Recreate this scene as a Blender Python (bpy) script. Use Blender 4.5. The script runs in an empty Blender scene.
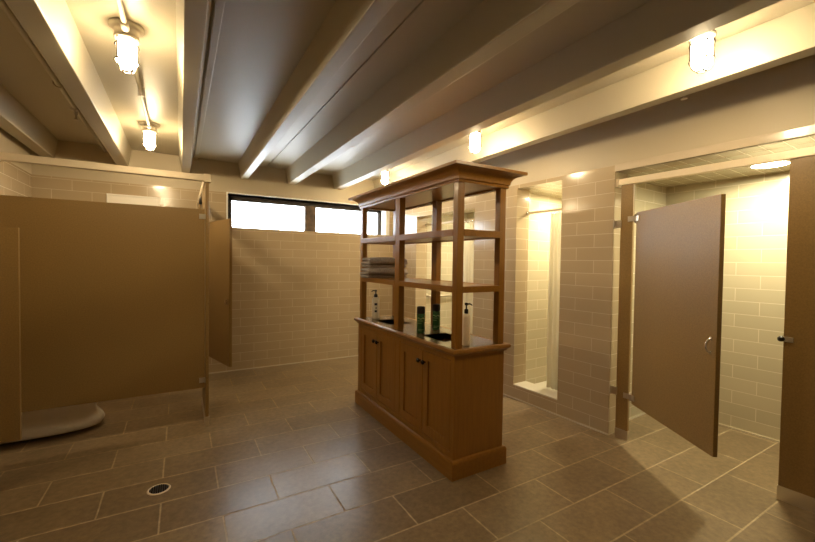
import bpy, bmesh, math, random
from mathutils import Vector, Matrix
random.seed(4)
PI = math.pi
col = bpy.context.scene.collection
scene = bpy.context.scene

# ------------------------------------------------------------------ frames
RA = 0.05                                    # the shower wall stands slightly skew to the room
RO = Vector((2.979, 1.835, 0))
FR = {'W': Matrix.Identity(4), 'R': Matrix.Translation(RO) @ Matrix.Rotation(RA, 4, 'Z')}

# ------------------------------------------------------------------ materials
def mat(name):
    m = bpy.data.materials.new(name); m.use_nodes = True
    nt = m.node_tree; b = nt.nodes['Principled BSDF']
    return m, nt, b
def plain(name, c, rough=.5, metal=0, coat=0, noise=None, bump=None, spec=None):
    m, nt, b = mat(name)
    b.inputs['Base Color'].default_value = (*c, 1); b.inputs['Roughness'].default_value = rough
    b.inputs['Metallic'].default_value = metal; b.inputs['Coat Weight'].default_value = coat
    if spec is not None: b.inputs['Specular IOR Level'].default_value = spec
    tc = nt.nodes.new('ShaderNodeTexCoord')
    if noise:
        sc, amt = noise
        n = nt.nodes.new('ShaderNodeTexNoise'); n.inputs['Scale'].default_value = sc; n.inputs['Detail'].default_value = 6
        nt.links.new(tc.outputs['Object'], n.inputs['Vector'])
        r = nt.nodes.new('ShaderNodeValToRGB')
        r.color_ramp.elements[0].position = .3; r.color_ramp.elements[1].position = .7
        r.color_ramp.elements[0].color = (*[x*(1-amt) for x in c], 1); r.color_ramp.elements[1].color = (*[min(1, x*(1+amt)) for x in c], 1)
        nt.links.new(n.outputs['Fac'], r.inputs['Fac']); nt.links.new(r.outputs['Color'], b.inputs['Base Color'])
    if bump:
        sc, st = bump
        n = nt.nodes.new('ShaderNodeTexNoise'); n.inputs['Scale'].default_value = sc; n.inputs['Detail'].default_value = 4
        nt.links.new(tc.outputs['Object'], n.inputs['Vector'])
        bp = nt.nodes.new('ShaderNodeBump'); bp.inputs['Strength'].default_value = st; bp.inputs['Distance'].default_value = .01
        nt.links.new(n.outputs['Fac'], bp.inputs['Height']); nt.links.new(bp.outputs['Normal'], b.inputs['Normal'])
    return m
def tiles(name, c1, c2, grout, w, h, loc=(0, 0, 0), mort=.0025, rough=.18, noise=None, bump=.25):
    m, nt, b = mat(name); N = nt.nodes; L = nt.links
    uv = N.new('ShaderNodeUVMap'); mp = N.new('ShaderNodeMapping'); mp.inputs['Location'].default_value = loc
    L.new(uv.outputs['UV'], mp.inputs['Vector'])
    k = N.new('ShaderNodeTexBrick'); k.offset = .5; k.offset_frequency = 2; k.squash = 1
    for n_, v in (('Color1', (*c1, 1)), ('Color2', (*c2, 1)), ('Mortar', (*grout, 1)), ('Scale', 1), ('Mortar Size', mort),
                  ('Mortar Smooth', .3), ('Bias', 0), ('Brick Width', w), ('Row Height', h)):
        k.inputs[n_].default_value = v
    L.new(mp.outputs['Vector'], k.inputs['Vector'])
    out = k.outputs['Color']
    if noise:
        for sc, amt in noise:
            n = N.new('ShaderNodeTexNoise'); n.inputs['Scale'].default_value = sc; n.inputs['Detail'].default_value = 8; n.inputs['Roughness'].default_value = .65
            L.new(mp.outputs['Vector'], n.inputs['Vector'])
            r = N.new('ShaderNodeValToRGB'); r.color_ramp.elements[0].position = .3; r.color_ramp.elements[1].position = .7
            r.color_ramp.elements[0].color = (1-amt,)*3+(1,); r.color_ramp.elements[1].color = (1, 1, 1, 1)
            L.new(n.outputs['Fac'], r.inputs['Fac'])
            x = N.new('ShaderNodeMix'); x.data_type = 'RGBA'; x.blend_type = 'MULTIPLY'; x.inputs['Factor'].default_value = 1
            L.new(out, x.inputs[6]); L.new(r.outputs['Color'], x.inputs[7]); out = x.outputs[2]
    L.new(out, b.inputs['Base Color'])
    mr = N.new('ShaderNodeMapRange'); mr.inputs['To Min'].default_value = rough; mr.inputs['To Max'].default_value = .8
    L.new(k.outputs['Fac'], mr.inputs['Value']); L.new(mr.outputs['Result'], b.inputs['Roughness'])
    inv = N.new('ShaderNodeMath'); inv.operation = 'SUBTRACT'; inv.inputs[0].default_value = 1; L.new(k.outputs['Fac'], inv.inputs[1])
    n = N.new('ShaderNodeTexNoise'); n.inputs['Scale'].default_value = 9; L.new(mp.outputs['Vector'], n.inputs['Vector'])
    ma = N.new('ShaderNodeMath'); ma.operation = 'MULTIPLY_ADD'; ma.inputs[1].default_value = .25
    L.new(n.outputs['Fac'], ma.inputs[0]); L.new(inv.outputs[0], ma.inputs[2])
    bp = N.new('ShaderNodeBump'); bp.inputs['Strength'].default_value = bump; bp.inputs['Distance'].default_value = .004
    L.new(ma.outputs[0], bp.inputs['Height']); L.new(bp.outputs['Normal'], b.inputs['Normal'])
    return m
def wood(name, c, axis='Z', rough=.36, coat=.12):
    m, nt, b = mat(name); N = nt.nodes; L = nt.links
    tc = N.new('ShaderNodeTexCoord'); mp = N.new('ShaderNodeMapping')
    mp.inputs['Scale'].default_value = {'Z': (22, 22, 1.6), 'Y': (22, 1.6, 22), 'X': (1.6, 22, 22)}[axis]
    L.new(tc.outputs['Object'], mp.inputs['Vector'])
    n = N.new('ShaderNodeTexNoise'); n.inputs['Scale'].default_value = 2.2; n.inputs['Detail'].default_value = 8; n.inputs['Roughness'].default_value = .6
    L.new(mp.outputs['Vector'], n.inputs['Vector'])
    r = N.new('ShaderNodeValToRGB'); e = r.color_ramp.elements; e[0].position = .28; e[1].position = .75
    e[0].color = (*[x*.82 for x in c], 1); e[1].color = (*[x*1.12 for x in c], 1)
    L.new(n.outputs['Fac'], r.inputs['Fac']); L.new(r.outputs['Color'], b.inputs['Base Color'])
    b.inputs['Roughness'].default_value = rough; b.inputs['Coat Weight'].default_value = coat; b.inputs['Coat Roughness'].default_value = .12
    return m
def emit(name, c, s):
    m, nt, b = mat(name)
    b.inputs['Base Color'].default_value = (.9, .9, .9, 1)
    b.inputs['Emission Color'].default_value = (*c, 1); b.inputs['Emission Strength'].default_value = s
    return m

WARM = (1.0, .70, .36)
TC1, TC2, TG = (.43, .335, .215), (.40, .31, .196), (.56, .46, .325)
M = dict(
    tile=tiles('glazed_wall_tile', TC1, TC2, TG, .32, .1085, rough=.16),
    tile_in=tiles('stall_wall_tile', (.52, .46, .33), (.48, .425, .305), (.66, .60, .47), .32, .1085, rough=.2),
    floor=tiles('slate_floor_tile', (.36, .26, .15), (.28, .20, .115), (.62, .48, .30), .586, .288, loc=(-.196, -1.107, 0), mort=.005, rough=.3,
                noise=((3.5, .28), (28, .35)), bump=.35),
    paint=plain('satin_beige_paint', (.47, .42, .31), .46, bump=(60, .03)),
    wallpaint=plain('wall_paint', (.48, .405, .28), .5, bump=(60, .03)),
    seam=plain('seam_shadow_gap', (.05, .045, .04), .9),
    cream=plain('cream_bullnose_trim', (.56, .47, .35), .2),
    caulk=plain('pale_caulk', (.55, .48, .36), .5),
    part=plain('speckled_brown_laminate', (.255, .157, .052), .42, noise=(140, .13), bump=(300, .03)),
    rail=plain('anodised_aluminium', (.68, .58, .43), .42, metal=.25),
    steel=plain('brushed_steel', (.66, .60, .50), .34, metal=.85),
    chrome=plain('chrome', (.8, .8, .8), .12, metal=1),
    black=plain('black_plastic', (.012, .012, .013), .35),
    knob=plain('dark_bronze', (.03, .02, .015), .25, metal=.6),
    wood=wood('honey_stained_maple', (.30, .135, .019)),
    woodY=wood('honey_stained_maple_long_grain', (.30, .135, .019), 'Y'),
    woodX=wood('honey_stained_maple_cross_grain', (.30, .135, .019), 'X'),
    counter=wood('polished_brown_countertop', (.17, .115, .06), 'Y', rough=.2, coat=0),
    dark=plain('dark_recess_lining', (.10, .045, .016), .4),
    frame=plain('dark_bronze_window_frame', (.035, .026, .018), .45),
    mull=plain('weathered_brown_mullion', (.10, .06, .03), .6, noise=(18, .5)),
    white=plain('white_reveal', (.75, .75, .72), .5),
    porc=plain('white_porcelain', (.78, .74, .66), .12),
    towel=plain('mauve_grey_terry', (.36, .315, .30), .95, noise=(90, .25), bump=(260, .6)),
    lotion=plain('cream_plastic_bottle', (.92, .78, .60), .3),
    lotionw=plain('white_plastic_bottle', (.80, .76, .66), .3),
    print=plain('dark_blue_print', (.02, .025, .05), .4),
    green=plain('dark_green_can', (.022, .105, .033), .25, coat=.5),
    lime=plain('pale_green_lettering', (.25, .42, .16), .4),
    curtain=plain('white_curtain_fabric', (.88, .85, .77), .7, bump=(30, .1)),
    tray=plain('pale_shower_floor', (.62, .58, .48), .35),
    fixture=plain('cast_metal_canopy', (.50, .45, .38), .45, metal=.2),
    board=plain('white_board_face', (.80, .76, .70), .35),
    jar=emit('glowing_glass_jar', (1.0, .78, .46), 30),
    jar_dome=emit('boosted_jar_dome', (1.0, .78, .46), 240),  # jar's lower dome, glow boosted over the sides to push light downward
    disc=emit('glowing_diffuser', (1.0, .90, .58), 145),
    disc2=emit('glowing_shower_diffuser', (1.0, .88, .58), 115),
)
g, nt, b = mat('window_glass')
for n in list(nt.nodes):
    if n.type != 'OUTPUT_MATERIAL': nt.nodes.remove(n)
o_ = nt.nodes['Material Output']; tr = nt.nodes.new('ShaderNodeBsdfTransparent'); gl = nt.nodes.new('ShaderNodeBsdfGlossy')
gl.inputs['Roughness'].default_value = .02; mx = nt.nodes.new('ShaderNodeMixShader'); mx.inputs['Fac'].default_value = .06
nt.links.new(tr.outputs[0], mx.inputs[1]); nt.links.new(gl.outputs[0], mx.inputs[2]); nt.links.new(mx.outputs[0], o_.inputs['Surface'])
M['glass'] = g

cm = M['curtain'].node_tree; cb = cm.nodes['Principled BSDF']; ts = cm.nodes.new('ShaderNodeBsdfTranslucent'); ts.inputs['Color'].default_value = (.9, .87, .78, 1)
mx = cm.nodes.new('ShaderNodeMixShader'); mx.inputs['Fac'].default_value = .45
cm.links.new(cb.outputs[0], mx.inputs[1]); cm.links.new(ts.outputs[0], mx.inputs[2]); cm.links.new(mx.outputs[0], cm.nodes['Material Output'].inputs['Surface'])

# ------------------------------------------------------------------ mesh builder
class MB:
    def __init__(s): s.v = []; s.f = []; s.sm = []
    def add(s, vs, fs, smooth=False):
        n = len(s.v); s.v += [Vector(p) for p in vs]; s.f += [[i+n for i in q] for q in fs]; s.sm += [smooth]*len(fs); return s
    def box(s, x0, y0, z0, x1, y1, z1):
        x0, x1 = sorted((x0, x1)); y0, y1 = sorted((y0, y1)); z0, z1 = sorted((z0, z1))
        return s.add([(x0, y0, z0), (x1, y0, z0), (x1, y1, z0), (x0, y1, z0), (x0, y0, z1), (x1, y0, z1), (x1, y1, z1), (x0, y1, z1)],
              [(3, 2, 1, 0), (4, 5, 6, 7), (0, 1, 5, 4), (1, 2, 6, 5), (2, 3, 7, 6), (3, 0, 4, 7)])
    def tube(s, pts, r, seg=12, caps=True, closed=False):
        pts = [Vector(p) for p in pts]; n = len(pts); rr = r if isinstance(r, (list, tuple)) else [r]*n
        rings = []; up = None
        for i, p in enumerate(pts):
            if closed: t = (pts[(i+1) % n]-pts[i-1]).normalized()
            else: t = (pts[min(i+1, n-1)]-pts[max(i-1, 0)]).normalized()
            if up is None:
                up = Vector((0, 0, 1)) if abs(t.z) < .9 else Vector((1, 0, 0))
            x = t.cross(up).normalized(); y = x.cross(t).normalized(); up = y
            rings.append([p+(x*math.cos(a)+y*math.sin(a))*rr[i] for a in [2*PI*k/seg for k in range(seg)]])
        vs = [q for g_ in rings for q in g_]; fs = []
        for i in range(n if closed else n-1):
            j = (i+1) % n
            for k in range(seg):
                l = (k+1) % seg; fs.append((i*seg+k, i*seg+l, j*seg+l, j*seg+k))
        s.add(vs, fs, True)
        if caps and not closed:
            base = len(s.v)-len(vs)
            s.f.append([base+k for k in reversed(range(seg))]); s.f.append([base+(n-1)*seg+k for k in range(seg)]); s.sm += [False, False]
        return s
    def lathe(s, c, prof, seg=24, axis='Z', caps=True):
        c = Vector(c); vs = []; fs = []
        for r, h in prof:
            for k in range(seg):
                a = 2*PI*k/seg; u, w = r*math.cos(a), r*math.sin(a)
                vs.append(c+Vector({'Z': (u, w, h), 'X': (h, u, w), 'Y': (w, h, u)}[axis]))
        n = len(prof)
        for i in range(n-1):
            for k in range(seg):
                l = (k+1) % seg; fs.append((i*seg+k, i*seg+l, (i+1)*seg+l, (i+1)*seg+k))
        base = len(s.v); s.add(vs, fs, True)
        if caps:
            s.f.append([base+k for k in reversed(range(seg))]); s.f.append([base+(n-1)*seg+k for k in range(seg)]); s.sm += [False, False]
        return s
    def sweep_rect(s, x0, y0, x1, y1, prof):
        # a moulding run around a rectangle, mitred at its corners; prof = closed list of (outward, z)
        vs = []; n = len(prof)
        for sx, sy in ((0, 0), (1, 0), (1, 1), (0, 1)):
            for o, z in prof:
                vs.append(((x1+o) if sx else (x0-o), (y1+o) if sy else (y0-o), z))
        fs = []
        for c in range(4):
            d = (c+1) % 4
            for i in range(n):
                j = (i+1) % n; fs.append((c*n+i, d*n+i, d*n+j, c*n+j))
        return s.add(vs, fs)
    def prism(s, poly, axis, a, b_):
        n = len(poly)
        def P(q, t): return {'X': (t, q[0], q[1]), 'Y': (q[0], t, q[1]), 'Z': (q[0], q[1], t)}[axis]
        vs = [P(q, a) for q in poly]+[P(q, b_) for q in poly]
        fs = [list(range(n)), list(range(n, 2*n))]+[(i, (i+1) % n, n+(i+1) % n, n+i) for i in range(n)]
        return s.add(vs, fs)

ORG = {}
def obj(name, mb, m, parent=None, frame='W', bevel=0, org=None, solid=False, subsurf=0):
    if parent is not None: frame, org = ORG[parent.name]
    elif org is None: org = Vector((0, 0, 0))
    org = Vector(org)
    bm = bmesh.new(); vs = [bm.verts.new(p) for p in mb.v]
    for f, sm in zip(mb.f, mb.sm):
        try: q = bm.faces.new([vs[i] for i in f]); q.smooth = sm
        except ValueError: pass
    bmesh.ops.recalc_face_normals(bm, faces=bm.faces)
    if bevel:
        bmesh.ops.bevel(bm, geom=[e for e in bm.edges if len(e.link_faces) == 2 and e.calc_face_angle(0) > .6], offset=bevel, segments=2, profile=.7, affect='EDGES', clamp_overlap=True)
    uv = bm.loops.layers.uv.new('UVMap')
    for f in bm.faces:
        n = f.normal; a = [abs(n.x), abs(n.y), abs(n.z)]; k = a.index(max(a))
        for l in f.loops:
            p = l.vert.co; l[uv].uv = (p.y, p.z) if k == 0 else (p.x, p.z) if k == 1 else (p.x, p.y)
    bmesh.ops.translate(bm, verts=bm.verts, vec=-org)
    me = bpy.data.meshes.new(name); bm.to_mesh(me); bm.free()
    me.materials.append(m)
    o = bpy.data.objects.new(name, me); col.objects.link(o)
    if parent is not None: o.parent = parent
    else:
        o.matrix_world = FR[frame] @ Matrix.Translation(org)
        ORG[o.name] = (frame, org)
    if subsurf:
        sd = o.modifiers.new('Subdivision', 'SUBSURF'); sd.levels = subsurf; sd.render_levels = subsurf
    return o
def sub(name, mb, m, parent, **k):                      # sub-part: parent is a part whose origin is its thing's origin
    if parent.name not in ORG: ORG[parent.name] = ORG[parent.parent.name]
    return obj(name, mb, m, parent, **k)
def thing(name, label, cat, org=(0, 0, 0), frame='W', group=None):
    o = bpy.data.objects.new(name, None); o.empty_display_size = .1; col.objects.link(o)
    o.matrix_world = FR[frame] @ Matrix.Translation(Vector(org)); ORG[o.name] = (frame, Vector(org))
    return tag(o, label, cat, group)
def tag(o, label, cat, group=None):
    o['label'] = label; o['category'] = cat
    if group: o['group'] = group
    return o
def struct(name, mb, m, parent=None, **k):
    o = obj(name, mb, m, parent, **k)
    if parent is None: o['kind'] = 'structure'
    return o
def move_copy(root, delta, label, group=None):
    r = root.copy(); col.objects.link(r); fr, og = ORG[root.name]
    og = og+Vector(delta); r.matrix_world = FR[fr] @ Matrix.Translation(og); ORG[r.name] = (fr, og)
    r['label'] = label
    if group: r['group'] = group
    for ch in root.children:
        c = ch.copy(); col.objects.link(c); c.parent = r
        for gc in ch.children:
            d = gc.copy(); col.objects.link(d); d.parent = c
    return r

# ------------------------------------------------------------------ the room
LX, BY, FY, CZ = -1.265, 5.18, -1.7, 2.56
struct('floor', MB().box(LX-.2, FY-.2, -.1, 4.4, BY+.4, 0), M['floor'])
# back wall with the strip window
wx0, wx1, wz0, wz1, wd = .495, 2.72, 1.772, 2.183, .17
TT = 2.17
bk = MB().box(LX-.2, BY, 0, wx0, BY+.25, TT+.02).box(wx0, BY, 0, wx1, BY+.25, wz0).box(wx1, BY, 0, 3.2, BY+.25, TT+.02)
struct('wall_back', bk, M['tile'])
struct('wall_back_upper', MB().box(LX-.2, BY, TT+.02, wx0, BY+.25, CZ).box(wx0, BY, wz1, wx1, BY+.25, CZ).box(wx1, BY, TT+.02, 3.2, BY+.25, CZ), M['wallpaint'])
struct('wall_left', MB().box(LX-.2, FY-.2, 0, LX, BY, TT+.02), M['tile'])
struct('wall_left_upper', MB().box(LX-.2, FY-.2, TT+.02, LX, BY, CZ), M['wallpaint'])
struct('wall_front', MB().box(LX-.2, FY-.2, 0, 4.4, FY, CZ), M['wallpaint'])
struct('ceiling', MB().box(LX-.2, FY-.2, CZ, .941, BY+.25, CZ+.08).box(.949, FY-.2, CZ, 3.4, BY+.25, CZ+.08).box(LX-.2, FY-.2, CZ+.08, 3.4, BY+.25, CZ+.16), M['paint'])
struct('trim_ceiling_seam', MB().box(.941, FY, CZ+.012, .949, BY, CZ+.08), M['seam'])
for i, (a, b2) in enumerate(((-1.2, -1.095), (-.592, -.488), (.012, .092), (.64, .715), (1.208, 1.305), (1.842, 1.945), (2.468, 2.556))):
    z0 = 2.375; fl = .032
    mb = MB().prism([(a, z0), (b2, z0), (b2+fl, CZ), (a-fl, CZ)], 'Y', FY, BY)
    struct('trim_%d' % (i+1), mb, M['paint'], bevel=.006)
struct('trim_8', MB().box(.135, FY, CZ-.022, .175, BY, CZ), M['paint'], bevel=.006)   # painted strip beside the third beam

# window_1
wf = MB(); yb = BY+wd
wf.box(wx0, yb, wz1-.062, wx1-.06, yb+.05, wz1).box(wx0, yb, wz0-.0, wx1-.06, yb+.05, wz0+.012)
wf.box(wx0, yb, wz0, wx0+.062, yb+.05, wz1).box(wx1-.115, yb, wz0, wx1-.06, yb+.05, wz1)
w1 = struct('window_1', wf, M['frame'], bevel=.004)
ORG[w1.name] = ('W', Vector((0, 0, 0)))
obj('mullion', MB().box(1.478, yb-.03, wz0, 1.632, yb+.05, wz1-.05), M['mull'], w1, bevel=.006)
obj('pane', MB().box(wx0+.05, yb+.02, wz0, 1.5, yb+.026, wz1-.04), M['glass'], w1)
obj('pane', MB().box(1.61, yb+.02, wz0, wx1-.1, yb+.026, wz1-.04), M['glass'], w1)
# pale reveal of the window: head, jamb
struct('trim_window_reveal', MB().box(wx1-.06, BY+.01, wz0, wx1, BY+.25, wz1).box(wx0, BY-.004, wz1, wx1, BY+.2, wz1+.014).box(wx0-.016, BY-.004, wz0, wx0, BY+.2, wz1+.014), M['white'])
# close the reveal behind the frame
# ------------------------------------------------------------------ the shower wall (frame R)
D = .185
r = MB()
r.box(0, 0, 0, D, .475, TT).box(0, .99, 0, D, 1.606, TT).box(0, 2.769, 0, D, 3.36, TT)          # piers
r.box(0, .475, 0, D, .99, .135).box(0, 1.606, 0, D, 2.769, .135)                                   # sills
r.box(0, .475, 2.133, D, .99, TT).box(0, 1.606, 2.003, D, 2.769, TT)                               # lintels
r.box(0, -2.4, 2.116, D, 0, TT)                                                                     # over the stall
r.box(0, -3.7, 0, D, -2.4, TT)
struct('wall_right', r, M['tile'], frame='R')
struct('wall_right_upper', MB().box(.006, -3.7, TT, D, 3.36, CZ), M['wallpaint'], frame='R')
struct('trim_right_bullnose', MB().box(-.004, -2.4, 2.116, .02, -.0, TT+.002), M['cream'], frame='R', bevel=.004)
s = MB()
s.box(D, .07, 0, 1.04, .36, 2.2)            # between stall and shower
s.box(D, 1.09, 0, 1.15, 1.45, 2.2)          # between showers
s.box(D, 2.87, 0, 1.15, 3.1, 2.2)           # far end
s.box(1.04, -2.3, 0, 1.2, .36, 2.2)         # back of stall
s.box(1.04, .36, 0, 1.2, 3.1, 2.2)          # back of showers
s.box(D, -2.4, 0, 1.2, -2.2, 2.2)
s.box(D, -2.4, 2.12, 1.2, .36, 2.24)        # stall ceiling
s.box(D, .36, 2.14, 1.2, 3.1, 2.24)         # shower ceilings
struct('wall_shower_stalls', s, M['tile_in'], frame='R')
struct('floor_shower', MB().box(D, .36, 0, 1.04, 1.09, .045).box(D, 1.45, 0, 1.04, 2.87, .045), M['tray'], frame='R')
struct('trim_shower_sill', MB().box(-.003, .475, .135, D+.004, .99, .147).box(-.003, 1.606, .135, D+.004, 2.769, .147), M['tray'], frame='R', bevel=.004)
struct('baseboard_right', MB().box(-.01, 0, 0, 0, 3.34, .012).box(1.03, -2.2, 0, 1.04, .07, .012).box(D, .06, 0, 1.03, .07, .012), M['caulk'], frame='R')
struct('baseboard_back', MB().box(.2, BY-.01, 0, 2.81, BY, .012).box(LX, BY-.01, 0, .18, BY, .012), M['caulk'])
struct('wall_outer', MB().box(4.15, FY-.2, 0, 4.4, BY, 2.66), M['wallpaint'])
struct('ceiling_outer', MB().box(3.1, FY-.2, CZ, 4.4, BY+.25, CZ+.16), M['wallpaint'])

# ------------------------------------------------------------------ right toilet stall partition (frame R)
t = thing('toilet_partition', 'speckled brown stall partition in the tiled recess with its door standing ajar', 'partition', (.035, -.14, 0), 'R')
PU0, PU1 = .025, .05
pl = obj('pilaster', MB().box(PU0, -.135, .0, PU1, -.042, 2.03), M['part'], t, bevel=.002)
sub('shoe', MB().box(PU0-.004, -.138, 0, PU1+.004, -.039, .075), M['steel'], pl, bevel=.002)
p2 = obj('pilaster', MB().box(PU0, -2.2, .0, PU1, -1.010, 2.03), M['part'], t, bevel=.002)
sub('shoe', MB().box(PU0-.004, -2.2, 0, PU1+.004, -1.006, .085), M['steel'], p2, bevel=.002)
lt = sub('latch_keeper', MB().box(PU0-.012, -1.055, .94, PU0+.001, -1.012, .972), M['chrome'], p2, bevel=.003)
sub('latch_bumper', MB().lathe((PU0-.006, -1.002, .956), [(.006, -.02), (.016, -.014), (.017, .008), (.01, .016)], 14, 'X'), M['black'], p2)
obj('headrail', MB().box(PU0-.008, -2.2, 2.005, PU1+.008, -.02, 2.055), M['rail'], t, bevel=.006)
obj('headrail_end', MB().box(PU0-.014, -.02, 1.995, PU1+.014, -.0, 2.062), M['rail'], t, bevel=.003)
for z in (.37, 1.70):
    obj('wall_bracket', MB().box(PU0-.008, -.05, z-.03, PU0, -.0, z+.03).box(PU0-.03, -.006, z-.03, PU1+.01, 0, z+.03), M['steel'], t, bevel=.002)
# door, hinged on the slim pilaster and swung out into the room
ang = math.atan2(-.66, -.45)
dx, dy = math.cos(ang), math.sin(ang); hx, hy = .035, -.15; nx, ny = -dy, dx
DW, DT = .83, .026
def dbox(mb, a0, a1, t0, t1, z0, z1):
    P = lambda a, tt, z: (hx+dx*a+nx*tt, hy+dy*a+ny*tt, z)
    return mb.add([P(a0, t0, z0), P(a1, t0, z0), P(a1, t1, z0), P(a0, t1, z0), P(a0, t0, z1), P(a1, t0, z1), P(a1, t1, z1), P(a0, t1, z1)],
                  [(3, 2, 1, 0), (4, 5, 6, 7), (0, 1, 5, 4), (1, 2, 6, 5), (2, 3, 7, 6), (3, 0, 4, 7)])
d = obj('door', dbox(MB(), .012, DW, 0, DT, .30, 1.78), M['part'], t, bevel=.002)
for z in (.352, 1.735):
    hb = dbox(MB(), .0, .05, -.006, 0, z-.02, z+.02); dbox(hb, 0, .05, DT, DT+.006, z-.02, z+.02)
    hb.lathe((hx, hy+.0, z), [(.009, -.035), (.009, .035)], 12)
    hb.box(PU0-.006, -.175, z-.02, PU0, -.10, z+.02)
    sub('hinge', hb, M['steel'], d)
hd = MB(); q = []
for k in range(13):
    a = PI*k/12
    q.append((hx+dx*(DW-.038)-nx*(.0+.03*math.sin(a)), hy+dy*(DW-.038)-ny*(.03*math.sin(a)), .925+.04*math.cos(a)))
hd.tube(q, .006, 10)
for z in (.885, .965): dbox(hd, DW-.048, DW-.028, -.006, 0, z-.01, z+.01)
sub('handle', hd, M['chrome'], d)

# ------------------------------------------------------------------ left toilet stall partition
PY = 3.565
t = thing('toilet_partition', 'wide speckled brown stall partition in the left corner under a pale headrail', 'partition', (.185, PY, 0))
obj('panel', MB().box(LX, PY, .32, .170, PY+.025, 1.784), M['part'], t, bevel=.002)
pl = obj('pilaster', MB().box(.175, PY-.002, 0, .20, PY+.53, 2.02), M['part'], t, bevel=.002)
sub('shoe', MB().box(.171, PY-.007, 0, .204, PY+.534, .075), M['steel'], pl, bevel=.002)
pf = obj('pilaster', MB().box(.175, 4.985, 0, .20, BY, 2.02), M['part'], t, bevel=.002)
sub('shoe', MB().box(.171, 4.98, 0, .204, BY, .075), M['steel'], pf, bevel=.002)
obj('headrail', MB().box(LX, PY-.012, 2.012, .178, PY+.03, 2.064), M['rail'], t, bevel=.006)
obj('headrail', MB().box(.166, PY-.012, 2.012, .208, BY, 2.064), M['rail'], t, bevel=.006)
obj('headrail_corner', MB().box(.162, PY-.016, 2.006, .212, PY+.034, 2.07), M['rail'], t, bevel=.004)
for z in (.385, 1.725):
    obj('panel_bracket', MB().box(.13, PY-.006, z-.02, .175, PY, z+.02).box(.168, PY-.02, z-.02, .175, PY, z+.02).lathe((.15, PY-.008, z), [(.007, 0), (.007, .004)], 10, 'Y'), M['steel'], t)
hx, hy = .215, 4.985
ang = math.atan2(4.18-4.985, .425-.215); dx, dy = math.cos(ang), math.sin(ang); nx, ny = -dy, dx
d = obj('door', dbox(MB(), .012, .84, -.013, .013, .31, 1.78), M['part'], t, bevel=.002)
for z in (.36, 1.72):
    hb = dbox(MB(), .0, .05, -.02, -.013, z-.02, z+.02); hb.lathe((hx, hy, z), [(.009, -.035), (.009, .035)], 12); hb.box(.2, 4.985, z-.02, .206, 5.05, z+.02); hb.box(.2, 4.975, z-.02, .222, 4.99, z+.02)
    sub('hinge', hb, M['steel'], d)
lb = MB(); dbox(lb, .775, .815, -.026, -.013, .925, .985); dbox(lb, .785, .805, -.04, -.026, .93, .98)
sub('latch', lb, M['chrome'], d, bevel=.002)

# ------------------------------------------------------------------ urinal screen at the left edge
t = thing('urinal_screen', 'narrow brown privacy screen at the left edge in front of the wide stall panel', 'screen', (LX, 3.02, .32))
obj('panel', MB().box(LX, 3.02, .322, -.797, 3.045, 1.545), M['part'], t, bevel=.002)
for z in (.5, 1.38):
    obj('wall_bracket', MB().box(LX, 3.014, z-.03, LX+.05, 3.02, z+.03).box(LX, 2.99, z-.03, LX+.006, 3.02, z+.03), M['steel'], t)

# ------------------------------------------------------------------ toilet behind the wide panel
t = thing('toilet', 'white porcelain wall-hung toilet seen below the wide brown stall panel', 'toilet', (LX, 4.02, 0))
def oval(x0, x1, hw, z, n=28):
    # straight at the wall, rounded at the front
    pts = []
    for k in range(n+1):
        a = -PI/2+PI*k/n
        ex = math.copysign(abs(math.cos(a))**.75, math.cos(a)); ey = math.copysign(abs(math.sin(a))**.8, math.sin(a))
        L = min(.42, (x1-x0)*.6)
        pts.append((x1-L+L*ex, 4.02+hw*ey, z))
    return [(x0, 4.02-hw, z)]+pts+[(x0, 4.02+hw, z)]
lv = [(LX, -.60, .16, .02), (LX, -.555, .195, .035), (LX, -.545, .205, .065), (LX, -.56, .195, .10), (LX, -.60, .155, .15), (LX, -.61, .15, .22), (LX, -.555, .188, .34), (LX, -.545, .192, .385), (LX, -.55, .187, .4)]
vs = []; fs = []
for l in lv: vs += oval(*l)
n = len(oval(*lv[0]))
for i in range(len(lv)-1):
    for k in range(n): fs.append((i*n+k, i*n+(k+1) % n, (i+1)*n+(k+1) % n, (i+1)*n+k))
mb = MB().add(vs, fs, True); mb.f += [list(reversed(range(n))), [(len(lv)-1)*n+k for k in range(n)]]; mb.sm += [False, False]
obj('bowl', mb, M['porc'], t)
sv = oval(LX+.1, -.548, .186, .401)+oval(LX+.1, -.548, .186, .43)
mb = MB().add(sv, [(k, (k+1) % n, n+(k+1) % n, n+k) for k in range(n)]+[list(range(n)), list(range(n, 2*n))], False)
obj('seat', mb, M['porc'], t, bevel=.004)
obj('flush_valve', MB().tube([(LX, 4.02, .75), (LX+.06, 4.02, .75), (LX+.08, 4.02, .72), (LX+.08, 4.02, .44)], .016, 12).lathe((LX+.08, 4.02, .72), [(.02, 0), (.034, .01), (.034, .09), (.02, .1)], 18), M['chrome'], t)

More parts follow.
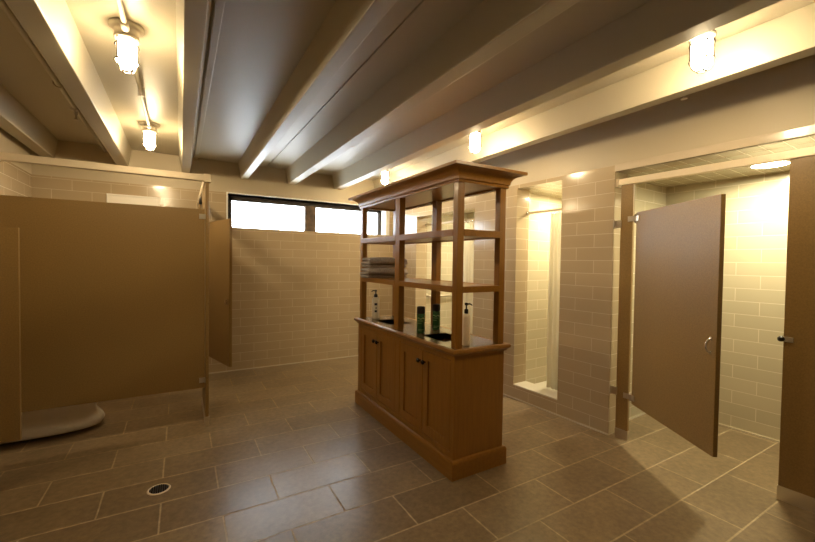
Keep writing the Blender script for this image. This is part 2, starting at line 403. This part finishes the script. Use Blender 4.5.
# white board on the back wall above the partition, small hook under the headrail
t = thing('wall_board', 'white rectangular board on the tiled back wall showing above the wide stall panel', 'board', (-.438, BY, 1.72))
obj('board_face', MB().box(-.672, BY-.022, 1.74, -.205, BY, 2.045), M['board'], t)
obj('frame', MB().box(-.675, BY-.03, 1.72, -.202, BY, 1.74).box(-.675, BY-.03, 2.043, -.202, BY, 2.06).box(-.675, BY-.03, 1.74, -.663, BY, 2.043).box(-.214, BY-.03, 1.74, -.202, BY, 2.043), M['board'], t, bevel=.002)
t = thing('coat_hook', 'small black tipped hook hanging under the pale headrail at the left stall post', 'hook', (.166, PY+.03, 2.012))
obj('hook_rod', MB().tube([(.166, PY+.05, 2.013), (.150, PY+.05, 1.91), (.142, PY+.05, 1.85)], .003, 8), M['steel'], t)
obj('rubber_tip', MB().lathe((.141, PY+.05, 1.828), [(.004, 0), (.012, .003), (.010, .02), (.003, .06)], 12), M['black'], t)

# ------------------------------------------------------------------ floor drain
t = thing('floor_drain', 'round dark slotted drain set flush in the floor tiles', 'drain', (-.113, 2.705, 0))
obj('rim', MB().lathe((-.113, 2.705, 0), [(.050, .001), (.050, .004), (.058, .004), (.061, .0005)], 32, caps=False), M['rail'], t)
gr = MB()
for k in range(-4, 5):
    x = k*.0115; h = math.sqrt(max(0, .048**2-x*x)); gr.box(-.113+x-.0022, 2.705-h, .001, -.113+x+.0022, 2.705+h, .004)
obj('grate', gr, M['knob'], t)
obj('sump', MB().lathe((-.113, 2.705, 0), [(.051, .0004), (.051, .0012)], 28), M['black'], t)

# ------------------------------------------------------------------ island vanity cabinet
X0, X1, Y0, Y1 = 1.490, 1.912, 1.935, 3.465
t = thing('vanity_cabinet', 'honey stained wooden island cabinet with open shelves above a polished countertop', 'cabinet', ((X0+X1)/2, (Y0+Y1)/2, 0))
obj('plinth', MB().sweep_rect(X0, Y0, X1, Y1, [(0, 0), (.021, 0), (.021, .105), (.015, .118), (0, .122)]).box(X0, Y0, .01, X1, Y1, .115), M['woodY'], t)
body = MB()
CT = .782
body.box(X0+.02, Y0, .11, X1, Y0+.02, CT).box(X0+.02, Y1-.02, .11, X1, Y1, CT).box(X1-.02, Y0+.02, .11, X1, Y1-.02, CT)   # ends and back
obj('body', body, M['wood'], t)
ff = MB()
YS = [(Y0, 1.972), (2.642, 2.712), (3.395, Y1)]
for a, b2 in YS: ff.box(X0, a, .12, X0+.02, b2, CT)
for a, b2 in ((1.972, 2.642), (2.712, 3.395)):
    ff.box(X0, a, .12, X0+.02, b2, .16).box(X0, a, .752, X0+.02, b2, CT)
obj('face_frame', ff, M['wood'], t, bevel=.0015)
for a, b2 in ((1.972, 2.642), (2.712, 3.395)):
    m_ = (a+b2)/2
    for e0, e1, ks in ((a+.0045, m_-.0025, m_-.032), (m_+.0025, b2-.0045, m_+.032)):
        dm = MB(); z0, z1, fw = .164, .748, .062
        dm.box(X0+.001, e0, z0, X0+.018, e0+fw, z1).box(X0+.001, e1-fw, z0, X0+.018, e1, z1)
        dm.box(X0+.001, e0+fw, z0, X0+.018, e1-fw, z0+fw).box(X0+.001, e0+fw, z1-fw, X0+.018, e1-fw, z1)
        dr = obj('door', dm, M['wood'], t, bevel=.002)
        sub('door_panel', MB().box(X0+.013, e0+fw-.004, z0+fw-.004, X0+.0175, e1-fw+.004, z1-fw+.004), M['wood'], dr)
        sub('knob', MB().lathe((X0, ks, .672), [(.006, .002), (.006, -.010), (.015, -.016), (.017, -.022), (.012, -.028), (.004, -.030)], 18, 'X'), M['knob'], dr)
# countertop with its two rectangular openings
holes = [(1.565, 2.955, 1.785, 3.25), (1.565, 2.16, 1.785, 2.45)]
ct = MB(); z0, z1 = CT, .829
cx = [X0, 1.565, 1.785, X1]; cy = [Y0, 2.16, 2.45, 2.955, 3.25, Y1]
for i in range(3):
    for j in range(5):
        if i == 1 and j in (1, 3): continue
        ct.box(cx[i], cy[j], z0, cx[i+1], cy[j+1], z1)
obj('countertop', ct, M['counter'], t)
obj('counter_edge', MB().sweep_rect(X0, Y0, X1, Y1, [(0, CT), (.012, CT), (.015, .792), (.024, .798), (.032, .806), (.034, .815), (.030, .826), (.022, .829), (0, .829)]), M['woodY'], t)
for x0, y0, x1, y1 in holes:
    lb = MB().box(x0-.006, y0-.006, .56, x0, y1+.006, .825).box(x1, y0-.006, .56, x1+.006, y1+.006, .825).box(x0, y0-.006, .56, x1, y0, .825).box(x0, y1, .56, x1, y1+.006, .825).box(x0, y0, .56, x1, y1, .566)
    o = obj('opening_liner', lb, M['dark'], t)
# posts
PS = .05
px = [X0+.012, X1-.002-PS]; py = [Y0+.005, 2.690, Y1-PS]
for x in px:
    for y in py:
        obj('post', MB().box(x, y, .829, x+PS, y+PS+(.022 if y == 2.690 else 0), 1.905), M['wood'], t, bevel=.003)
# shelves: a board behind an applied rail
for z0, z1, nm in ((1.548, 1.592, 'shelf'), (1.185, 1.226, 'shelf')):
    sh = obj(nm, MB().box(px[0]+.01, py[0]+.01, z0+.008, px[1]+PS-.01, py[2]+PS-.01, z1-.004), M['woodY'], t)
    rl = MB()
    for a, b2 in ((py[0]+PS, py[1]), (py[1]+PS+.022, py[2])):
        rl.box(px[0]-.002, a, z0, px[0]+.02, b2, z1).box(px[1]+PS-.02, a, z0, px[1]+PS+.002, b2, z1)
    rl.box(px[0]+PS, py[0]-.004, z0, px[1]+.018, py[0]+.018, z1).box(px[0]+PS, py[2]+PS-.018, z0, px[1]+.018, py[2]+PS+.004, z1)
    sub('shelf_rail', rl, M['woodY'], sh, bevel=.002)
# crown
prof = [(-.03, 1.885), (.006, 1.885), (.008, 1.897), (.004, 1.901), (.012, 1.905)]
for k in range(9):
    a = PI/2*k/8; prof.append((.014+.071*(1-math.cos(a)), 1.908+.06*math.sin(a)))
prof += [(.093, 1.970), (.093, 1.988), (.085, 1.992), (-.03, 1.992)]
cr = obj('crown', MB().sweep_rect(X0+.012, Y0+.002, X1+.004, Y1-.002, prof), M['woodY'], t)
obj('top_panel', MB().box(X0+.0, Y0, 1.975, X1, Y1, 1.988), M['woodY'], t)
obj('soffit', MB().box(X0+.02, Y0+.02, 1.897, X1-.01, Y1-.02, 1.908), M['woodY'], t)

# ------------------------------------------------------------------ towels
def towel(x0, x1, y0, y1, zb, label, seed):
    rnd = random.Random(seed)
    th = .029; w = (y1-y0); path = []
    R_ = .0165
    def arc(c, a0, a1, r_=R_):
        return [(c[0]+r_*math.cos(a0+(a1-a0)*k/6), c[1]+r_*math.sin(a0+(a1-a0)*k/6)) for k in range(7)]
    hw = w/2-.028
    z1, z2, z3 = .0155, .0485, .0815
    path += [(-hw+.0+ (2*hw)*k/8, z1) for k in range(8)]
    path += arc((hw, (z1+z2)/2), -PI/2, PI/2)
    path += [(hw-(2*hw)*k/8, z2) for k in range(1, 8)]
    path += arc((-hw, (z2+z3)/2), 1.5*PI, .5*PI)
    path += [(-hw+(2*hw)*k/8, z3) for k in range(1, 9)]
    n = len(path); outl = []; inl = []
    for i, p in enumerate(path):
        a = path[max(i-1, 0)]; b2 = path[min(i+1, n-1)]
        tx, tz = b2[0]-a[0], b2[1]-a[1]; l = math.hypot(tx, tz); nx_, nz_ = -tz/l, tx/l
        outl.append((p[0]+nx_*th/2, p[1]+nz_*th/2)); inl.append((p[0]-nx_*th/2, p[1]-nz_*th/2))
    ring = outl+inl[::-1]; m_ = len(ring); S = 14; vs = []; fs = []
    ym = (y0+y1)/2
    ph = [rnd.uniform(0, 6) for _ in range(6)]
    for k in range(S+1):
        u = k/S; x = x0+(x1-x0)*u
        for (a, z) in ring:
            wob = .004*math.sin(u*9+ph[0]+a*20)+.003*math.sin(u*17+ph[1]+z*60)
            zz = z*(1-.06*(1-math.cos(u*5+ph[2])))+(.003*math.sin(u*7+ph[3]+a*25) if z > .03 else 0)
            e = .010*math.sin(a*35+z*70+ph[4]) if k in (0, S) else 0
            vs.append((x+e, ym+a+wob, zb+max(zz, .0012)))
    for k in range(S):
        for i in range(m_):
            j = (i+1) % m_; fs.append((k*m_+i, k*m_+j, (k+1)*m_+j, (k+1)*m_+i))
    for base in (0, S*m_):
        for i in range(n-1): fs.append((base+i, base+i+1, base+m_-2-i, base+m_-1-i))
    o = obj('folded_towel', MB().add(vs, fs, True), M['towel'], org=((x0+x1)/2, ym, zb), subsurf=1)
    return tag(o, label, 'towel', 'folded towels on the shelf')
towel(1.452, 1.87, 3.155, 3.372, 1.2235, 'grey folded bath towel lying directly on the wooden shelf', 1)
towel(1.462, 1.86, 3.150, 3.368, 1.3205, 'grey folded bath towel lying on top of another folded towel', 7)

# ------------------------------------------------------------------ toiletries
CZT = .829
def lotion(x, y, m, label, r_, hb, yaw, marks):
    t = thing('pump_bottle', label, 'bottle', (x, y, CZT))
    bo = obj('bottle', MB().lathe((x, y, CZT), [(r_*.9, 0), (r_, .006), (r_, hb*.86), (r_*.92, hb*.93), (r_*.6, hb*.985), (r_*.42, hb)], 28), m, t)
    pm = MB().lathe((x, y, CZT+hb), [(r_*.5, -.004), (r_*.5, .024), (r_*.3, .028), (.005, .03), (.005, .052), (.011, .053), (.012, .066), (.007, .07)], 18)
    c, s_ = math.cos(yaw), math.sin(yaw)
    pm.tube([(x, y, CZT+hb+.061), (x+c*.025, y+s_*.025, CZT+hb+.062), (x+c*.042, y+s_*.042, CZT+hb+.052)], [.006, .0055, .004], 10)
    obj('pump', pm, M['black'], t)
    if marks:
        # printed marks wrapped on the bottle
        for z0, z1, a0, a1 in marks:
            mb = MB(); K = 8; vs = []
            for k in range(K+1):
                a = a0+(a1-a0)*k/K
                for z in (z0, z1): vs.append((x+(r_+.0006)*math.cos(a), y+(r_+.0006)*math.sin(a), CZT+z))
            mb.add(vs, [(2*k, 2*k+2, 2*k+3, 2*k+1) for k in range(K)], True)
            sub('printed_label', mb, M['print'], bo)
    return t
lotion(1.625, 3.365, M['lotionw'], 'white pump bottle with dark printing at the far end of the countertop', .036, .205, 2.6, ((.128, .15, -2.35, -1.6), (.062, .082, -2.3, -1.65), (.098, .108, -2.1, -1.7)))
lotion(1.640, 2.012, M['lotion'], 'cream pump bottle without printing beside the near corner post', .027, .213, -.3, None)
def can(x, y, label, yaw):
    t = thing('spray_can', label, 'can', (x, y, CZT), group='green cans on the countertop')
    r_ = .032
    bd = obj('can_body', MB().lathe((x, y, CZT), [(r_*.93, 0), (r_, .006), (r_, .148), (r_*.95, .152)], 28), M['green'], t)
    obj('cap', MB().lathe((x, y, CZT), [(r_*.97, .152), (r_, .155), (r_, .196), (r_*.9, .206), (r_*.6, .208)], 28), M['black'], t)
    for z0, z1, a0, a1 in ((.112, .120, -.9, .9), (.096, .100, -.9, .4), (.078, .082, -.9, .1), (.03, .034, -.7, .7), (.02, .024, -.7, .3)):
        mb = MB(); vs = []; K = 8
        for k in range(K+1):
            a = yaw+a0+(a1-a0)*k/K; w = .004*math.sin(k*1.3) if z0 > .1 else 0
            for z in (z0, z1): vs.append((x+(r_+.0006)*math.cos(a), y+(r_+.0006)*math.sin(a), CZT+z+w))
        mb.add(vs, [(2*k, 2*k+2, 2*k+3, 2*k+1) for k in range(K)], True)
        sub('printed_label', mb, M['lime'], bd)
can(1.603, 2.515, 'black capped dark green can standing nearer the front edge of the countertop', -2.1)
can(1.800, 2.590, 'black capped dark green can standing farther back on the countertop', -2.2)

# ------------------------------------------------------------------ shower rods, curtains, grab bar (frame R)
def rod(v0, v1, z, label):
    t = thing('curtain_rod', label, 'curtain rod', (.17, v0, z), 'R')
    obj('bar', MB().tube([(.17, v0, z), (.17, v1, z)], .0125, 14), M['rail'], t)
    for v, s_ in ((v0, 1), (v1, -1)):
        obj('flange', MB().lathe((.17, v, z), [(.024, 0), (.024, s_*.008), (.015, s_*.016)], 18, 'Y'), M['chrome'], t)
rod(.475, .99, 1.897, 'pale shower curtain rod across the narrow tiled opening right of the cabinet')
rod(1.606, 2.769, 1.905, 'pale shower curtain rod across the wide tiled opening behind the cabinet')
def curtain(v0, v1, z0, z1, label, waves, amp, seed):
    t = thing('shower_curtain', label, 'curtain', (.17, (v0+v1)/2, z0), 'R')
    vs = []; fs = []; NV, NZ = waves*10, 16; rnd = random.Random(seed); ph = rnd.uniform(0, 6)
    for j in range(NZ+1):
        f = j/NZ; z = z0+(z1-z0)*f
        for i in range(NV+1):
            g_ = i/NV; sp = 1-.10*f
            v = (v0+v1)/2+((g_-.5)*(v1-v0))*sp+.006*math.sin(f*4+g_*7)
            A = amp*(.75+.25*math.sin(f*3+ph+g_*4))
            vs.append((.17+A*math.sin(g_*waves*2*PI+ph+.5*math.sin(f*2.2)), v, z))
    W = NV+1
    for j in range(NZ):
        for i in range(NV): fs.append((j*W+i, j*W+i+1, (j+1)*W+i+1, (j+1)*W+i))
    o = obj('cloth', MB().add(vs, fs, True), M['curtain'], t)
    sm = o.modifiers.new('Solidify', 'SOLIDIFY'); sm.thickness = .002
    for k in range(waves):
        v = v0+(v1-v0)*(.5+(k+.5-waves/2)/waves*.9); q = []
        for a in range(16): q.append((.17+.022*math.cos(2*PI*a/16), v, z1+.014+.026*math.sin(2*PI*a/16)))
        obj('ring', MB().tube(q, .0025, 6, closed=True), M['chrome'], t)
curtain(.49, .722, .165, 1.862, 'white shower curtain bunched in the narrow opening right of the cabinet', 5, .034, 3)
curtain(1.62, 1.97, .165, 1.870, 'white shower curtain bunched in the wide opening seen through the cabinet', 7, .034, 5)
t = thing('grab_bar', 'horizontal metal grab bar inside the shower seen through the cabinet shelves', 'grab bar', (.5, 2.87, .88), 'R')
obj('bar', MB().tube([(.26, 2.87, .88), (.26, 2.835, .88), (.275, 2.82, .88), (.9, 2.82, .88), (.915, 2.835, .88), (.915, 2.87, .88)], .018, 14), M['steel'], t)
for u in (.26, .915): obj('flange', MB().lathe((u, 2.87, .88), [(.04, 0), (.04, -.006), (.02, -.012)], 18, 'Y'), M['steel'], t)

# ------------------------------------------------------------------ lamps
def jar_light(x, y, label):
    t = thing('caged_ceiling_light', label, 'ceiling light', (x, y, CZ), group='caged jar lights between the beams')
    obj('canopy', MB().lathe((x, y, CZ), [(.075, 0), (.075, -.012), (.062, -.022), (.052, -.024), (.052, -.058), (.056, -.060), (.056, -.068), (.044, -.072)], 28), M['fixture'], t)
    pr = [(.040, -.07), (.043, -.09), (.043, -.175)]
    tip = [(.043, -.175)]
    for k in range(1, 7):
        a = PI/2*k/6; tip.append((max(.004, .043*math.cos(a)), -.175-.042*math.sin(a)))
    obj('glass_jar', MB().lathe((x, y, CZ), pr, 24), M['jar'], t)
    obj('boosted_dome', MB().lathe((x, y, CZ), tip, 24), M['jar_dome'], t)  # no separate bulb: dome end of the jar, added as a brighter emitter
    cg = MB()
    for k in range(4):
        a = PI/4+k*PI/2; c, s_ = math.cos(a), math.sin(a)
        pts = [(x+.051*c, y+.051*s_, CZ-.065), (x+.051*c, y+.051*s_, CZ-.178)]
        for j in range(1, 5):
            b2 = PI/2*j/5; pts.append((x+(.018+.033*math.cos(b2))*c, y+(.018+.033*math.cos(b2))*s_, CZ-.178-.05*math.sin(b2)))
        pts.append((x+.018*c, y+.018*s_, CZ-.229)); cg.tube(pts, .0034, 6)
    for rr, z in ((.051, -.1), (.051, -.178), (.018, -.229)):
        cg.tube([(x+rr*math.cos(2*PI*k/24), y+rr*math.sin(2*PI*k/24), CZ+z) for k in range(24)], .0034, 6, closed=True)
    obj('wire_cage', cg, M['knob'], t)
    return t
L0 = jar_light(-.236, 2.46, 'caged jar light nearer the camera on the conduit of the left ceiling bay')
dsts = [((-.236, 4.12), 'caged jar light at the far end of the conduit, above the left stall'),
        ((2.2, .93), 'caged jar light at the top right, half hidden by a beam'),
        ((2.2, 2.62), 'caged jar light glowing just above the cabinet crown near its front corner'),
        ((2.2, 4.33), 'caged jar light above the far end of the cabinet crown')]
for (x, y), lb in dsts: move_copy(L0, (x+.236, y-2.46, 0), lb)
for x, y0_, y1_, lb in ((-.236, 2.52, 4.06, 'painted conduit pipe along the ceiling between two caged jar lights'), (-.236, -1.6, 2.40, 'painted conduit pipe running from the top edge to the nearer caged jar light')):
    t = thing('conduit', lb, 'pipe', (x, (y0_+y1_)/2, CZ-.04))
    obj('pipe', MB().tube([(x, y0_, CZ-.04), (x, y1_, CZ-.04)], .0115, 12), M['paint'], t)
    obj('connector', MB().tube([(x, y1_-.07, CZ-.04), (x, y1_, CZ-.04)], .018, 12), M['fixture'], t)
    obj('connector', MB().tube([(x, y0_, CZ-.04), (x, y0_+.07, CZ-.04)], .018, 12), M['fixture'], t)
    obj('pipe_clip', MB().box(x-.02, (y0_+y1_)/2-.012, CZ-.056, x+.02, (y0_+y1_)/2+.012, CZ), M['fixture'], t, bevel=.002)
def downlight(u, v, z, m, label, r_=.1):
    t = thing('recessed_light', label, 'ceiling light', (u, v, z), 'R')
    obj('trim_ring', MB().lathe((u, v, z), [(r_+.02, 0), (r_+.018, -.006), (r_+.002, -.01), (r_, -.002)], 32, caps=False), M['white'], t)
    obj('diffuser', MB().lathe((u, v, z), [(r_, -.001), (r_, -.004), (r_*.9, -.005), (.005, -.006)], 32), m, t)
downlight(.65, -.77, 2.12, M['disc'], 'round recessed light in the tiled ceiling of the right stall')
downlight(.62, .72, 2.14, M['disc2'], 'round recessed light in the ceiling of the narrow shower')
downlight(.62, 2.1, 2.14, M['disc2'], 'round recessed light in the ceiling of the wide shower')

# ------------------------------------------------------------------ sprinkler pipe and heads
t = thing('sprinkler_pipe', 'brown painted sprinkler pipe along the ceiling at the upper left', 'pipe', (-.685, 1.5, CZ-.05))
obj('pipe', MB().tube([(-.685, FY, CZ-.05), (-.685, BY, CZ-.05)], .017, 14), M['paint'], t)
for y in (1.6, 3.35):
    obj('hanger', MB().tube([(-.685+.026*math.cos(a), y, CZ-.05+.026*math.sin(a)) for a in [2*PI*k/16 for k in range(16)]], .005, 6, closed=True).box(-.69, y-.006, CZ-.03, -.68, y+.006, CZ), M['paint'], t)
obj('sprinkler_head', MB().lathe((-.685, 3.83, CZ-.05), [(.034, -.012), (.034, -.02), (.014, -.024), (.012, -.05), (.005, -.055), (.005, -.085), (.016, -.087), (.016, -.091)], 16), M['fixture'], t)
t = thing('ceiling_sprinkler', 'small metal sprinkler head on the ceiling between the last beam and the shower wall', 'sprinkler', (2.70, 1.23, CZ))
obj('escutcheon', MB().lathe((2.70, 1.23, CZ), [(.035, 0), (.033, -.006), (.014, -.012)], 18), M['fixture'], t)
obj('head', MB().lathe((2.70, 1.23, CZ), [(.012, -.01), (.012, -.09), (.006, -.095), (.006, -.14), (.018, -.142), (.018, -.147)], 16), M['steel'], t)

# ------------------------------------------------------------------ daylight, camera
w = bpy.data.worlds.new('World'); scene.world = w; w.use_nodes = True
bg = w.node_tree.nodes['Background']; bg.inputs['Color'].default_value = (.84, .93, 1.0, 1); bg.inputs['Strength'].default_value = 9.0

f, yaw, pit, roll = 386.300429, .531076034, .0242468076, .0134019522
F = Vector((math.sin(yaw)*math.cos(pit), math.cos(yaw)*math.cos(pit), -math.sin(pit)))
rr = Vector((math.cos(yaw), -math.sin(yaw), 0)); u = rr.cross(F)
r2 = rr*math.cos(roll)+u*math.sin(roll); u2 = -rr*math.sin(roll)+u*math.cos(roll)
cam = bpy.data.cameras.new('Camera'); cam.sensor_fit = 'HORIZONTAL'; cam.sensor_width = 36; cam.lens = f/815*36; cam.clip_start = .02
co = bpy.data.objects.new('Camera', cam); col.objects.link(co)
co.matrix_world = Matrix(((r2.x, u2.x, -F.x, 0), (r2.y, u2.y, -F.y, 0), (r2.z, u2.z, -F.z, 1.38), (0, 0, 0, 1)))
scene.camera = co
vs_ = scene.view_settings; scene.display_settings.display_device = 'sRGB'
vs_.view_transform = 'Standard'; vs_.look = 'None'; vs_.gamma = 1; vs_.use_curve_mapping = False; vs_.exposure = 1.3
cy_ = scene.cycles
cy_.use_denoising = True; cy_.max_bounces = 10; cy_.diffuse_bounces = 6; cy_.sample_clamp_indirect = 6
